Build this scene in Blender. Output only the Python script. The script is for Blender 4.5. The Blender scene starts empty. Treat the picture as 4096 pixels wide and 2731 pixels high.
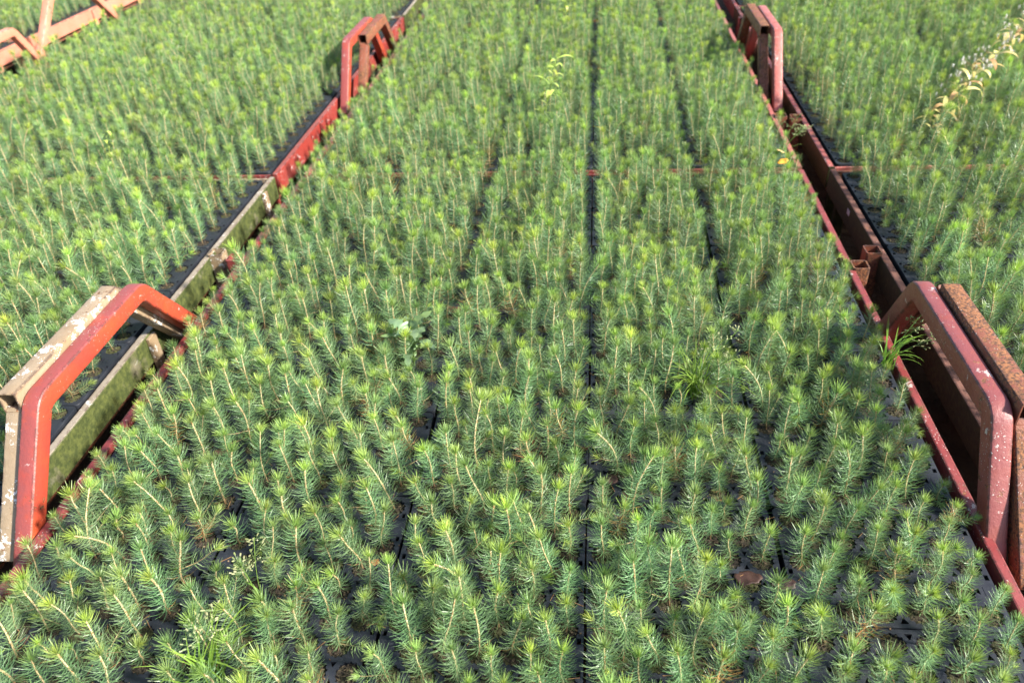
import bpy, bmesh, math, random
from mathutils import Vector, Matrix, noise, geometry

random.seed(7)
R = random.Random(7)
sc = bpy.context.scene
COL = sc.collection

# ------------------------------------------------------------------ camera
cam_d = bpy.data.cameras.new("camera")
cam_d.sensor_width = 36.0
cam_d.lens = 27.993
cam_d.clip_start = 0.05
cam_d.clip_end = 200.0
cam = bpy.data.objects.new("camera", cam_d)
COL.objects.link(cam)
RW = ((0.9945947, 0.0891053, -0.0533065), (0.0080363, -0.5779050, -0.8160645), (-0.1035217, 0.8112250, -0.5754973))
CP = Vector((0.0140, -1.3026, 1.3502))
m3 = Matrix((RW[0], tuple(-v for v in RW[1]), tuple(-v for v in RW[2]))).transposed()
cam.matrix_world = Matrix.Translation(CP) @ m3.to_4x4()
cam_d.dof.use_dof = True
cam_d.dof.focus_distance = 1.75
cam_d.dof.aperture_fstop = 4.0
sc.camera = cam
FPX = 3185.0 / 4096.0


def to_px(p):
    """where a point of the place shows, in units of the picture's width (0..1, 0..0.667)"""
    v = Vector(p) - CP
    q = [sum(r[i] * v[i] for i in range(3)) for r in RW]
    if q[2] <= 0.01:
        return (9, 9, 99)
    return (0.5 + FPX * q[0] / q[2], 0.33337 + FPX * q[1] / q[2], q[2])


# ------------------------------------------------------------------ light
SUN_EL, SUN_AZ = math.radians(37), math.radians(108)   # azimuth from +Y towards +X
world = bpy.data.worlds.new("World")
sc.world = world
world.use_nodes = True
wn = world.node_tree.nodes
wl = world.node_tree.links
bg = wn["Background"]
sky = wn.new("ShaderNodeTexSky")
sky.sky_type = 'NISHITA'
sky.sun_disc = False
sky.sun_elevation = SUN_EL
sky.sun_rotation = SUN_AZ
sky.air_density = 1.0
sky.dust_density = 1.5
wl.new(sky.outputs[0], bg.inputs[0])
bg.inputs[1].default_value = 0.10
sun_d = bpy.data.lights.new("sun", 'SUN')
sun_d.energy = 5.0
sun_d.angle = math.radians(4.0)
sun_d.color = (1.0, 0.93, 0.82)
sun = bpy.data.objects.new("sun", sun_d)
COL.objects.link(sun)
to_sun = Vector((math.sin(SUN_AZ) * math.cos(SUN_EL), math.cos(SUN_AZ) * math.cos(SUN_EL), math.sin(SUN_EL)))
sun.rotation_euler = to_sun.to_track_quat('Z', 'Y').to_euler()
sun.location = (5, 0, 6)

sc.view_settings.view_transform = 'Standard'
sc.view_settings.look = 'None'
sc.view_settings.gamma = 1.0
sc.view_settings.use_curve_mapping = False
sc.view_settings.exposure = 1.5
sc.cycles.max_bounces = 8
sc.cycles.transparent_max_bounces = 4


# ------------------------------------------------------------------ materials
def mat(name):
    m = bpy.data.materials.new(name)
    m.use_nodes = True
    nt = m.node_tree
    return m, nt, nt.nodes["Principled BSDF"]


def N(nt, t, **kw):
    n = nt.nodes.new(t)
    for k, v in kw.items():
        if k in n.inputs:
            n.inputs[k].default_value = v
        else:
            setattr(n, k, v)
    return n


def mixc(nt, fac, a, b, mode='MIX'):
    n = nt.nodes.new("ShaderNodeMix")
    n.data_type = 'RGBA'
    n.blend_type = mode
    for i, v in ((0, fac), (6, a), (7, b)):
        if hasattr(v, "is_linked") or hasattr(v, "links"):
            nt.links.new(v, n.inputs[i])
        elif v is not None:
            n.inputs[i].default_value = v
    return n.outputs[2]


def ramp(nt, src, lo, hi):
    n = nt.nodes.new("ShaderNodeMapRange")
    n.inputs[1].default_value = lo
    n.inputs[2].default_value = hi
    nt.links.new(src, n.inputs[0])
    return n.outputs[0]


def mth(nt, op, a, b=None):
    n = nt.nodes.new("ShaderNodeMath")
    n.operation = op
    for i, v in enumerate((a, b)):
        if v is None:
            continue
        if isinstance(v, (int, float)):
            n.inputs[i].default_value = v
        else:
            nt.links.new(v, n.inputs[i])
    return n.outputs[0]


def coords(nt, vary=True):
    tc = nt.nodes.new("ShaderNodeTexCoord")
    oi = nt.nodes.new("ShaderNodeObjectInfo")
    va = nt.nodes.new("ShaderNodeVectorMath")
    va.operation = 'ADD'
    nt.links.new(tc.outputs["Object"], va.inputs[0])
    if vary:
        sc_ = nt.nodes.new("ShaderNodeVectorMath")
        sc_.operation = 'SCALE'
        sc_.inputs[0].default_value = (37, 17, 53)
        nt.links.new(oi.outputs["Random"], sc_.inputs[3])
        nt.links.new(sc_.outputs[0], va.inputs[1])
    return va.outputs[0], oi.outputs["Random"]


def tex(nt, vec, scale, detail=4, rough=0.6):
    n = nt.nodes.new("ShaderNodeTexNoise")
    n.inputs["Scale"].default_value = scale
    n.inputs["Detail"].default_value = detail
    n.inputs["Roughness"].default_value = rough
    nt.links.new(vec, n.inputs["Vector"])
    return n.outputs[0]


def leafy(name, young, old_hue=0.03, trans=0.27, rough=0.38):
    """colour comes from the 'Col' attribute of the blade; each plant varies a little"""
    m, nt, bs = mat(name)
    at = nt.nodes.new("ShaderNodeAttribute")
    at.attribute_name = "Col"
    oi = nt.nodes.new("ShaderNodeObjectInfo")
    hsv = nt.nodes.new("ShaderNodeHueSaturation")
    nt.links.new(at.outputs["Color"], hsv.inputs["Color"])
    v = nt.nodes.new("ShaderNodeMapRange")
    v.inputs[3].default_value = 0.78
    v.inputs[4].default_value = 1.22
    nt.links.new(oi.outputs["Random"], v.inputs[0])
    ln = tex(nt, oi.outputs["Location"], 1.7, 2)
    patch = nt.nodes.new("ShaderNodeMapRange")
    patch.inputs[1].default_value = .3; patch.inputs[2].default_value = .7; patch.inputs[3].default_value = .84; patch.inputs[4].default_value = 1.16
    nt.links.new(ln, patch.inputs[0])
    nt.links.new(mth(nt, 'MULTIPLY', v.outputs[0], patch.outputs[0]), hsv.inputs["Value"])
    r2 = mth(nt, 'FRACT', mth(nt, 'MULTIPLY', oi.outputs["Random"], 17.3))
    h = nt.nodes.new("ShaderNodeMapRange")
    h.inputs[3].default_value = 0.5 - old_hue * 0.6
    h.inputs[4].default_value = 0.5 + old_hue * 0.7
    nt.links.new(r2, h.inputs[0])
    nt.links.new(h.outputs[0], hsv.inputs["Hue"])
    nt.links.new(hsv.outputs[0], bs.inputs["Base Color"])
    bs.inputs["Roughness"].default_value = rough
    bs.inputs["Specular IOR Level"].default_value = 0.5
    tr = nt.nodes.new("ShaderNodeBsdfTranslucent")
    tc_ = mixc(nt, 0.35, hsv.outputs[0], (0.45, 0.6, 0.08, 1))
    nt.links.new(tc_, tr.inputs[0])
    mx = nt.nodes.new("ShaderNodeMixShader")
    mx.inputs[0].default_value = trans
    nt.links.new(bs.outputs[0], mx.inputs[1])
    nt.links.new(tr.outputs[0], mx.inputs[2])
    nt.links.new(mx.outputs[0], nt.nodes["Material Output"].inputs[0])
    return m


M = {}
M['needle'] = leafy("needle", True)
M['leaf'] = leafy("leaf", True, trans=0.35)

m, nt, bs = mat("stem_bark")
vec, rnd = coords(nt)
at = nt.nodes.new("ShaderNodeAttribute"); at.attribute_name = "Col"
n1 = ramp(nt, tex(nt, vec, 260, 3), 0.35, 0.7)
c = mixc(nt, n1, (0.55, 0.42, 0.27, 1), (1.0, 1.0, 1.0, 1), 'MIX')
c = mixc(nt, 1.0, at.outputs["Color"], c, 'MULTIPLY')
nt.links.new(c, bs.inputs["Base Color"])
bs.inputs["Roughness"].default_value = 0.7
M['stem'] = m

m, nt, bs = mat("black_plastic")
vec, rnd = coords(nt)
n1 = ramp(nt, tex(nt, vec, 14, 5), 0.35, 0.75)
c = mixc(nt, n1, (0.010, 0.012, 0.018, 1), (0.022, 0.026, 0.036, 1))
n2 = ramp(nt, tex(nt, vec, 900, 2), 0.66, 0.72)
c = mixc(nt, mth(nt, 'MULTIPLY', n2, 0.5), c, (0.14, 0.13, 0.11, 1))
nt.links.new(c, bs.inputs["Base Color"])
r = nt.nodes.new("ShaderNodeMapRange"); r.inputs[3].default_value = 0.42; r.inputs[4].default_value = 0.62
nt.links.new(n1, r.inputs[0]); nt.links.new(r.outputs[0], bs.inputs["Roughness"])
bs.inputs["Specular IOR Level"].default_value = 0.5
bp = nt.nodes.new("ShaderNodeBump"); bp.inputs["Strength"].default_value = 0.12; bp.inputs["Distance"].default_value = 0.001
nt.links.new(tex(nt, vec, 700, 2), bp.inputs["Height"]); nt.links.new(bp.outputs[0], bs.inputs["Normal"])
M['plastic'] = m

m, nt, bs = mat("peat")
vec, rnd = coords(nt)
n1 = ramp(nt, tex(nt, vec, 320, 4), 0.35, 0.7)
c = mixc(nt, n1, (0.010, 0.008, 0.006, 1), (0.05, 0.036, 0.022, 1))
mo = mth(nt, 'MULTIPLY', ramp(nt, tex(nt, vec, 60, 3), 0.42, 0.62), ramp(nt, rnd, 0.1, 0.9))
at = nt.nodes.new("ShaderNodeAttribute"); at.attribute_name = "Col"
c = mixc(nt, mo, c, (0.06, 0.075, 0.018, 1))
c = mixc(nt, at.outputs["Fac"], c, at.outputs["Color"])
nt.links.new(c, bs.inputs["Base Color"])
bs.inputs["Roughness"].default_value = 0.95
bp = nt.nodes.new("ShaderNodeBump"); bp.inputs["Strength"].default_value = 0.9; bp.inputs["Distance"].default_value = 0.002
nt.links.new(tex(nt, vec, 420, 4), bp.inputs["Height"]); nt.links.new(bp.outputs[0], bs.inputs["Normal"])
M['peat'] = m

m, nt, bs = mat("soil")
tc = nt.nodes.new("ShaderNodeTexCoord")
n1 = ramp(nt, tex(nt, tc.outputs["Object"], 6, 8), 0.3, 0.7)
c = mixc(nt, n1, (0.030, 0.020, 0.012, 1), (0.11, 0.070, 0.042, 1))
nt.links.new(c, bs.inputs["Base Color"])
bs.inputs["Roughness"].default_value = 0.95
bp = nt.nodes.new("ShaderNodeBump"); bp.inputs["Strength"].default_value = 0.8; bp.inputs["Distance"].default_value = 0.02
nt.links.new(tex(nt, tc.outputs["Object"], 40, 6), bp.inputs["Height"]); nt.links.new(bp.outputs[0], bs.inputs["Normal"])
M['soil'] = m


def paint(name, base, fade, rust=0.35, white=0.3, moss=0.0, rough=0.38, mk=1.0, top=None):
    """old enamel on steel: faded coats, rust breaking through, flung lime wash, moss on shaded sides"""
    m, nt, bs = mat(name)
    vec, rnd = coords(nt)
    big = ramp(nt, tex(nt, vec, 7, 5), 0.35, 0.65)
    c = mixc(nt, big, (*base, 1), (*fade, 1))
    fine = ramp(nt, tex(nt, vec, 55, 6, 0.7), 0.3, 0.7)
    c = mixc(nt, mth(nt, 'MULTIPLY', fine, 0.35), c, tuple(v * 0.55 for v in base) + (1,))
    if top:      # upward faces: dull sky-reflection tone painted into the colour, with some weathering
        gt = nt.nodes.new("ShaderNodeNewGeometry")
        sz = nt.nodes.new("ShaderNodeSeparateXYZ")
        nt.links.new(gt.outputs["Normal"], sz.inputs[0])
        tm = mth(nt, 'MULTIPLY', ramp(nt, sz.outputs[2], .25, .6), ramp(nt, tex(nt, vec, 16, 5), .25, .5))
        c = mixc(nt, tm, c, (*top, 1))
    # rust: patchy, with darker heart
    rn = mth(nt, 'ADD', mth(nt, 'MULTIPLY', tex(nt, vec, 11, 4), 0.55), mth(nt, 'MULTIPLY', tex(nt, vec, 75, 6, 0.7), 0.45))
    rm = ramp(nt, rn, 0.62 - rust * 0.2, 0.66 - rust * 0.2)
    rc = mixc(nt, ramp(nt, tex(nt, vec, 160, 3), 0.4, 0.62), (0.055, 0.024, 0.014, 1), (0.26, 0.105, 0.04, 1))
    c = mixc(nt, rm, c, rc)
    ge0 = nt.nodes.new("ShaderNodeNewGeometry")
    be = nt.nodes.new("ShaderNodeBevel"); be.samples = 4; be.inputs[0].default_value = .009
    dt = nt.nodes.new("ShaderNodeVectorMath"); dt.operation = 'DOT_PRODUCT'
    nt.links.new(be.outputs[0], dt.inputs[0]); nt.links.new(ge0.outputs["Normal"], dt.inputs[1])
    edge = ramp(nt, dt.outputs["Value"], .998, .965)
    chip = ramp(nt, tex(nt, vec, 30, 6, .78), 0.47, 0.53)
    c = mixc(nt, mth(nt, 'MULTIPLY', edge, chip), c, (.045, .022, .018, 1))
    # lime wash: fine drops everywhere, larger runs in zones
    vo = nt.nodes.new("ShaderNodeTexVoronoi"); vo.inputs["Scale"].default_value = 130
    nt.links.new(vec, vo.inputs["Vector"])
    zone = ramp(nt, tex(nt, vec, 4.5, 2), 0.42, 0.62)
    d1 = mth(nt, 'LESS_THAN', vo.outputs["Distance"], mth(nt, 'MULTIPLY', zone, 0.10 + 0.17 * white))
    blot = ramp(nt, mth(nt, 'ADD', mth(nt, 'MULTIPLY', tex(nt, vec, 20, 3), 0.5), mth(nt, 'MULTIPLY', tex(nt, vec, 90, 5, .7), 0.5)), 0.63 - 0.09 * white, 0.65 - 0.09 * white)
    blot = mth(nt, 'MULTIPLY', blot, min(1, white * 1.6))
    w = mth(nt, 'MAXIMUM', mth(nt, 'MULTIPLY', d1, 0.75), blot)
    c = mixc(nt, w, c, (0.62, 0.60, 0.57, 1))
    if moss > 0:
        ge = nt.nodes.new("ShaderNodeNewGeometry")
        sx = nt.nodes.new("ShaderNodeSeparateXYZ")
        nt.links.new(ge.outputs["Normal"], sx.inputs[0])
        side = ramp(nt, mth(nt, 'ABSOLUTE', sx.outputs[2]), 0.75, 0.3)
        mm = mth(nt, 'MULTIPLY', side, ramp(nt, tex(nt, vec, 9, 6), 0.55 - 0.35 * moss, 0.75 - 0.35 * moss))
        mc = mixc(nt, ramp(nt, tex(nt, vec, 70, 4), 0.4, 0.7), (0.035 * mk, 0.048 * mk, 0.012 * mk, 1), (0.09 * mk, 0.105 * mk, 0.026 * mk, 1))
        c = mixc(nt, mm, c, mc)
    nt.links.new(c, bs.inputs["Base Color"])
    rr = nt.nodes.new("ShaderNodeMapRange"); rr.inputs[3].default_value = rough; rr.inputs[4].default_value = 0.8
    nt.links.new(mth(nt, 'MAXIMUM', rm, mth(nt, 'MULTIPLY', fine, 0.3)), rr.inputs[0])
    nt.links.new(rr.outputs[0], bs.inputs["Roughness"])
    bp = nt.nodes.new("ShaderNodeBump"); bp.inputs["Strength"].default_value = 0.5; bp.inputs["Distance"].default_value = 0.0015
    nt.links.new(mth(nt, 'ADD', mth(nt, 'MULTIPLY', rm, -0.6), mth(nt, 'ADD', fine, w)), bp.inputs["Height"])
    nt.links.new(bp.outputs[0], bs.inputs["Normal"])
    return m


M['red'] = paint("red_enamel", (0.19, 0.028, 0.028), (0.24, 0.058, 0.055), 0.16, 0.35)
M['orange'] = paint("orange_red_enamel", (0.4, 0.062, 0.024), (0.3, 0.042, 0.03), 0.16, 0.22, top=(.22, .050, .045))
M['tan'] = paint("tan_grey_coat", (0.25, 0.175, 0.1), (0.3, 0.235, 0.16), 0.22, 0.75, rough=0.5)
M['tanmoss'] = paint("tan_grey_coat_with_moss", (0.230, 0.191, 0.145), (0.281, 0.246, 0.204), 0.12, 0.45, moss=1.0, rough=0.6)
M['rust'] = paint("rusted_red_coat", (0.176, 0.052, 0.028), (0.240, 0.080, 0.044), 0.75, 0.12, rough=0.5)
M['rustmoss'] = paint("rusted_coat_with_moss", (0.14, 0.055, 0.038), (0.16, 0.075, 0.055), 0.25, 0.15, moss=1.4, rough=0.85, mk=.3)
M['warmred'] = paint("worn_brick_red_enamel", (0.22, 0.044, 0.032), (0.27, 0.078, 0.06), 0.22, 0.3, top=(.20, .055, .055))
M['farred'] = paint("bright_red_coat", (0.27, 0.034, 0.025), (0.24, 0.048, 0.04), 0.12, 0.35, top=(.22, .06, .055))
M['pink'] = paint("faded_pink_red_coat", (0.336, 0.088, 0.072), (0.384, 0.120, 0.100), 0.16, 0.35)
M['pinkmoss'] = paint("faded_red_coat_with_moss", (0.320, 0.072, 0.064), (0.352, 0.120, 0.104), 0.22, 0.4, moss=1.2, mk=.35)
M['salmon'] = paint("salmon_coat", (0.55, 0.19, 0.12), (0.58, 0.23, 0.16), 0.03, 0.1)

m, nt, bs = mat("dead_leaf")
vec, rnd = coords(nt)
at = nt.nodes.new("ShaderNodeAttribute"); at.attribute_name = "Col"
c = mixc(nt, ramp(nt, tex(nt, vec, 90, 4), 0.4, 0.7), at.outputs["Color"], (0.04, 0.018, 0.012, 1))
nt.links.new(c, bs.inputs["Base Color"]); bs.inputs["Roughness"].default_value = 0.6
M['dead'] = m
m, nt, bs = mat("sticker_paper")
vec, rnd = coords(nt, False)
c = mixc(nt, ramp(nt, tex(nt, vec, 60, 3), 0.4, 0.7), (0.30, 0.30, 0.36, 1), (0.42, 0.42, 0.48, 1))
nt.links.new(c, bs.inputs["Base Color"]); bs.inputs["Roughness"].default_value = 0.5
M['sticker'] = m
m, nt, bs = mat("seed_fluff")
bs.inputs["Base Color"].default_value = (0.78, 0.76, 0.72, 1); bs.inputs["Roughness"].default_value = 0.9
M['fluff'] = m


# ------------------------------------------------------------------ mesh builder
class MB:
    def __init__(self):
        self.v, self.f, self.c, self.mi = [], [], [], []
        self.cur = (0.1, 0.2, 0.1)
        self.m = 0

    def vert(self, p, c=None):
        self.v.append((p[0], p[1], p[2]))
        self.c.append(c or self.cur)
        return len(self.v) - 1

    def face(self, ids):
        self.f.append(ids)
        self.mi.append(self.m)

    def ribbon(self, pts, widths, side, cols=None):
        prev = None
        n = len(pts)
        for i, p in enumerate(pts):
            p = Vector(p)
            w = widths[i] * 0.5
            c = cols[i] if cols else None
            if w < 1e-5:
                a = (self.vert(p, c),)
            else:
                s = side[i] if isinstance(side, list) else side
                a = (self.vert(p - s * w, c), self.vert(p + s * w, c))
            if prev:
                if len(a) == 2:
                    self.face((prev[0], prev[1], a[1], a[0]))
                else:
                    self.face((prev[0], prev[1], a[0]))
            prev = a

    def tube(self, pts, rad, n=5, cols=None, cap=True):
        rings = []
        up = Vector((0.3, 0.9, 0.2)).normalized()
        for i, p in enumerate(pts):
            p = Vector(p)
            a = Vector(pts[max(0, i - 1)]); b = Vector(pts[min(len(pts) - 1, i + 1)])
            d = (b - a).normalized()
            s = d.cross(up)
            if s.length < 1e-3:
                s = d.cross(Vector((1, 0, 0)))
            s.normalize(); t = s.cross(d)
            r = rad[i] if isinstance(rad, (list, tuple)) else rad
            rings.append([self.vert(p + (s * math.cos(2 * math.pi * k / n) + t * math.sin(2 * math.pi * k / n)) * r, cols[i] if cols else None) for k in range(n)])
        for i in range(len(rings) - 1):
            for k in range(n):
                k2 = (k + 1) % n
                self.face((rings[i][k], rings[i][k2], rings[i + 1][k2], rings[i + 1][k]))
        if cap:
            self.face(tuple(rings[-1])); self.face(tuple(reversed(rings[0])))

    def box(self, c, s, rot=None):
        c = Vector(c)
        ids = []
        for dx in (-.5, .5):
            for dy in (-.5, .5):
                for dz in (-.5, .5):
                    p = Vector((dx * s[0], dy * s[1], dz * s[2]))
                    if rot:
                        p = rot @ p
                    ids.append(self.vert(c + p))
        for q in ((0, 1, 3, 2), (4, 6, 7, 5), (0, 4, 5, 1), (2, 3, 7, 6), (0, 2, 6, 4), (1, 5, 7, 3)):
            self.face(tuple(ids[i] for i in q))

    def mesh(self, name, mats, smooth=False):
        me = bpy.data.meshes.new(name)
        me.from_pydata(self.v, [], self.f)
        for mm in mats:
            me.materials.append(mm)
        me.polygons.foreach_set("material_index", self.mi)
        if smooth:
            me.polygons.foreach_set("use_smooth", [True] * len(self.f))
        ca = me.color_attributes.new("Col", 'FLOAT_COLOR', 'POINT')
        flat = []
        for c in self.c:
            flat += [c[0], c[1], c[2], 1.0]
        ca.data.foreach_set("color", flat)
        me.update()
        return me


def link(name, data, parent=None, loc=(0, 0, 0), rot=(0, 0, 0)):
    o = bpy.data.objects.new(name, data)
    COL.objects.link(o)
    o.location = loc
    o.rotation_euler = rot
    if parent:
        o.parent = parent
    return o


def tag(o, label=None, cat=None, group=None, kind=None):
    if label: o["label"] = label
    if cat: o["category"] = cat
    if group: o["group"] = group
    if kind: o["kind"] = kind
    return o


def mesh_from_bm(bm, name, mats, smooth=False):
    me = bpy.data.meshes.new(name)
    bm.to_mesh(me); bm.free()
    for mm in mats:
        me.materials.append(mm)
    if smooth:
        for p in me.polygons:
            p.use_smooth = True
    return me


def bevelled(bm, w=0.002, seg=2):
    bmesh.ops.bevel(bm, geom=[e for e in bm.edges], offset=w, segments=seg, affect='EDGES', profile=0.5, clamp_overlap=True)


def box_mesh(name, size, mats, bev=0.003, seg=2):
    bm = bmesh.new()
    bmesh.ops.create_cube(bm, size=1)
    for v in bm.verts:
        v.co = Vector((v.co.x * size[0], v.co.y * size[1], v.co.z * size[2]))
    if bev:
        bevelled(bm, bev, seg)
    return mesh_from_bm(bm, name, mats, False)


# ------------------------------------------------------------------ ground
bm = bmesh.new()
g = 90
bmesh.ops.create_grid(bm, x_segments=g, y_segments=g, size=1)
for v in bm.verts:
    x, y = v.co.x, v.co.y
    v.co = Vector((x * 9 if abs(x) < .999 else x * 70, y * 9 + 2 if abs(y) < .999 else y * 70, 0))
    v.co.z = -0.34 + 0.035 * noise.noise(Vector((v.co.x * 2.1, v.co.y * 2.1, 0))) + 0.02 * noise.noise(v.co * 7)
ground = link("ground", mesh_from_bm(bm, "ground", [M['soil']], True))
tag(ground, "bare brown soil under and between the seedling benches", kind="structure")

# ------------------------------------------------------------------ tray
TW, TL = 0.396, 0.2975          # tray size across (x) and along (y)
PX, PY = 0.4045, 0.302          # pitch
CELLS = []
for r_ in range(5):
    y = 0.1150 - r_ * 0.0575
    k = 6 if r_ % 2 == 0 else 5
    for c_ in range(k):
        CELLS.append((r_, c_, (c_ - (k - 1) / 2) * 0.0655, y))


def star(cx, cy, n=14, r1=0.0258, r2=0.0232, ph=0.0):
    pts = []
    for i in range(n):
        a = 2 * math.pi * (i + ph) / n
        b = 2 * math.pi / n
        for da, rr in ((-0.30, r2), (-0.14, r1), (0.14, r1), (0.30, r2)):
            pts.append((cx + rr * math.cos(a + da * b), cy + rr * math.sin(a + da * b)))
    return pts


def round_rect(w, h, r, n=4):
    pts = []
    for sx, sy, a0 in ((1, 1, 0), (-1, 1, 90), (-1, -1, 180), (1, -1, 270)):
        for i in range(n + 1):
            a = math.radians(a0 + 90 * i / n)
            pts.append((sx * (w / 2 - r) + r * math.cos(a), sy * (h / 2 - r) + r * math.sin(a)))
    return pts


def make_tray_mesh():
    loops = [round_rect(TW, TL, 0.012)]
    for (_, _, x, y) in CELLS:
        loops.append(star(x, y, ph=0.5))
    # vent triangles in the gaps between three cells
    s = 0.0062
    rows = sorted({c[3] for c in CELLS}, reverse=True)
    for ri in range(4):
        a = [c for c in CELLS if c[0] == ri]; b = [c for c in CELLS if c[0] == ri + 1]
        for (A, B, up) in ((a, b, False), (b, a, True)):
            for i in range(len(A) - 1):
                mx = (A[i][2] + A[i + 1][2]) / 2
                if not any(abs(q[2] - mx) < 1e-4 for q in B):
                    continue
                cy = (A[i][3] * 2 + B[0][3]) / 3
                d = -1 if A[i][3] > B[0][3] else 1
                # apex points towards the pair side
                loops.append([(mx, cy - d * s * 1.25), (mx + s * 1.0, cy + d * s * .62), (mx - s * 1.0, cy + d * s * .62)])
    for ye, d in ((0.1150 + 0.0195, 1), (-0.1150 - 0.0195, -1)):
        for i in range(5):
            mx = (i - 2) * 0.0655
            loops.append([(mx, ye - d * .009), (mx + .008, ye + d * .005), (mx - .008, ye + d * .005)])
    for sx in (-1, 1):
        for yy in (0.091, 0.024, -0.024, -0.091):
            cx = sx * 0.1895
            loops.append([(cx - .0042, yy - .0065), (cx + .0042, yy - .0065), (cx + .0042, yy + .0065), (cx - .0042, yy + .0065)])
        for yy in (0.0575, -0.0575):
            cx = sx * 0.1615
            loops.append([(cx - sx * .009, yy + .0), (cx + sx * .003, yy + .008), (cx + sx * .003, yy - .008)])
    v3 = [[Vector((p[0], p[1], 0)) for p in lp] for lp in loops]
    tris = geometry.tessellate_polygon(v3)
    bm = bmesh.new()
    flat = [p for lp in v3 for p in lp]
    top = [bm.verts.new((p.x, p.y, 0)) for p in flat]
    for t in tris:
        try:
            f = bm.faces.new([top[i] for i in t])
            if f.normal.z < 0 or (f.calc_area() > 0 and (f.verts[1].co - f.verts[0].co).cross(f.verts[2].co - f.verts[0].co).z < 0):
                f.normal_flip()
        except ValueError:
            pass
    # hole and rim walls
    base = 0
    for li, lp in enumerate(v3):
        n = len(lp)
        if li == 0:
            depths = [(0.0, 1.0), (-0.003, 1.004), (-0.040, 0.997), (-0.041, 0.985)]
            prev = [top[i] for i in range(n)]
            for dz, k in depths[1:]:
                ring = [bm.verts.new((p.x * k, p.y * k, dz)) for p in lp]
                for i in range(n):
                    j = (i + 1) % n
                    bm.faces.new((prev[j], prev[i], ring[i], ring[j]))
                prev = ring
        else:
            cx = sum(p.x for p in lp) / n; cy = sum(p.y for p in lp) / n
            prev = [top[base + i] for i in range(n)]
            dd = -0.014 if n > 10 else -0.010
            k = 0.94 if n > 10 else 1.0
            ring = [bm.verts.new((cx + (p.x - cx) * k, cy + (p.y - cy) * k, dd)) for p in lp]
            for i in range(n):
                j = (i + 1) % n
                bm.faces.new((prev[i], prev[j], ring[j], ring[i]))
            if n > 10:
                m_ = 12
                r0 = [bm.verts.new((cx + .0225 * math.cos(2 * math.pi * q / m_), cy + .0225 * math.sin(2 * math.pi * q / m_), -0.012)) for q in range(m_)]
                r1 = [bm.verts.new((cx + .016 * math.cos(2 * math.pi * q / m_), cy + .016 * math.sin(2 * math.pi * q / m_), -0.085)) for q in range(m_)]
                for q in range(m_):
                    bm.faces.new((r0[q], r0[(q + 1) % m_], r1[(q + 1) % m_], r1[q]))
        base += n
    # raised maker's rib near the wide plain areas
    for sx in (-1, 1):
        for yy in (0.0575, -0.0575):
            bmesh.ops.create_cube(bm, size=1, matrix=Matrix.Translation((sx * 0.176, yy, 0.0002)) @ Matrix.Diagonal((0.006, 0.022, 0.0008, 1)))
    return mesh_from_bm(bm, "tray", [M['plastic']])


TRAY = make_tray_mesh()


# ------------------------------------------------------------------ peat plugs
def make_plug(seed):
    r = random.Random(seed)
    b = MB()
    mossy = seed % 3 == 0
    b.cur = (0, 0, 0)
    nr, ns = 4, 18
    rings = []
    for i in range(nr + 1):
        rr = 0.0236 * i / nr
        ring = []
        for k in range(ns):
            a = 2 * math.pi * k / ns
            x, y = rr * math.cos(a), rr * math.sin(a)
            z = -0.0055 + 0.004 * noise.noise(Vector((x * 130 + seed, y * 130, seed))) + (0.0035 if mossy else 0.0) * (1 - (i / nr) ** 2)
            ring.append(b.vert((x, y, z)))
            if i == 0:
                break
        rings.append(ring)
    for k in range(ns):
        b.face((rings[0][0], rings[1][k], rings[1][(k + 1) % ns]))
    for i in range(1, nr):
        for k in range(ns):
            b.face((rings[i][k], rings[i + 1][k], rings[i + 1][(k + 1) % ns], rings[i][(k + 1) % ns]))
    low = [b.vert((0.0150 * math.cos(2 * math.pi * k / ns), 0.0150 * math.sin(2 * math.pi * k / ns), -0.08)) for k in range(ns)]
    for k in range(ns):
        b.face((rings[nr][k], low[k], low[(k + 1) % ns], rings[nr][(k + 1) % ns]))
    b.face(tuple(low))
    # chips of bark and perlite lying on the plug, or a cushion of moss
    for _ in range(46 if mossy else 34):
        a = r.uniform(0, 6.283); q = 0.022 * math.sqrt(r.random())
        p = Vector((q * math.cos(a), q * math.sin(a), -0.0025 + r.uniform(-.001, .0025)))
        if mossy:
            b.cur = (r.uniform(.10, .20), r.uniform(.11, .19), r.uniform(.02, .045))
            s = (r.uniform(.002, .004), r.uniform(.0015, .003), r.uniform(.001, .003))
        else:
            t = r.random()
            b.cur = (.24 + .14 * t, .17 + .10 * t, .09 + .07 * t) if r.random() < .55 else (.07, .045, .025)
            s = (r.uniform(.003, .0062), r.uniform(.0012, .0022), .0008)
        b.box(p, s, Matrix.Rotation(r.uniform(0, 3.14), 3, 'Z') @ Matrix.Rotation(r.uniform(-.5, .5), 3, 'X'))
    return b.mesh("peat_plug", [M['peat']])


PLUGS = [make_plug(i) for i in range(9)]


# ------------------------------------------------------------------ seedlings
def lerp(a, b, t):
    return tuple(a[i] * (1 - t) + b[i] * t for i in range(3))


OLD = (0.100, 0.210, 0.080)
GLAUC = (0.195, 0.325, 0.165)
LIME = (0.42, 0.55, 0.09)


def needle(b, p, d, bend, L, w, col, tipc, r):
    side = d.cross(Vector((r.uniform(-1, 1), r.uniform(-1, 1), r.uniform(-1, 1))))
    if side.length < 1e-3:
        side = Vector((1, 0, 0))
    side.normalize()
    p1 = p + d * (L * 0.5) + bend * (L * 0.10)
    p2 = p + d * (L * 0.90) + bend * (L * 0.42)
    b.ribbon([p, p1, p2], [w, w * 1.0, w * .4], side, [col, lerp(col, tipc, .4), tipc])


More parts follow.
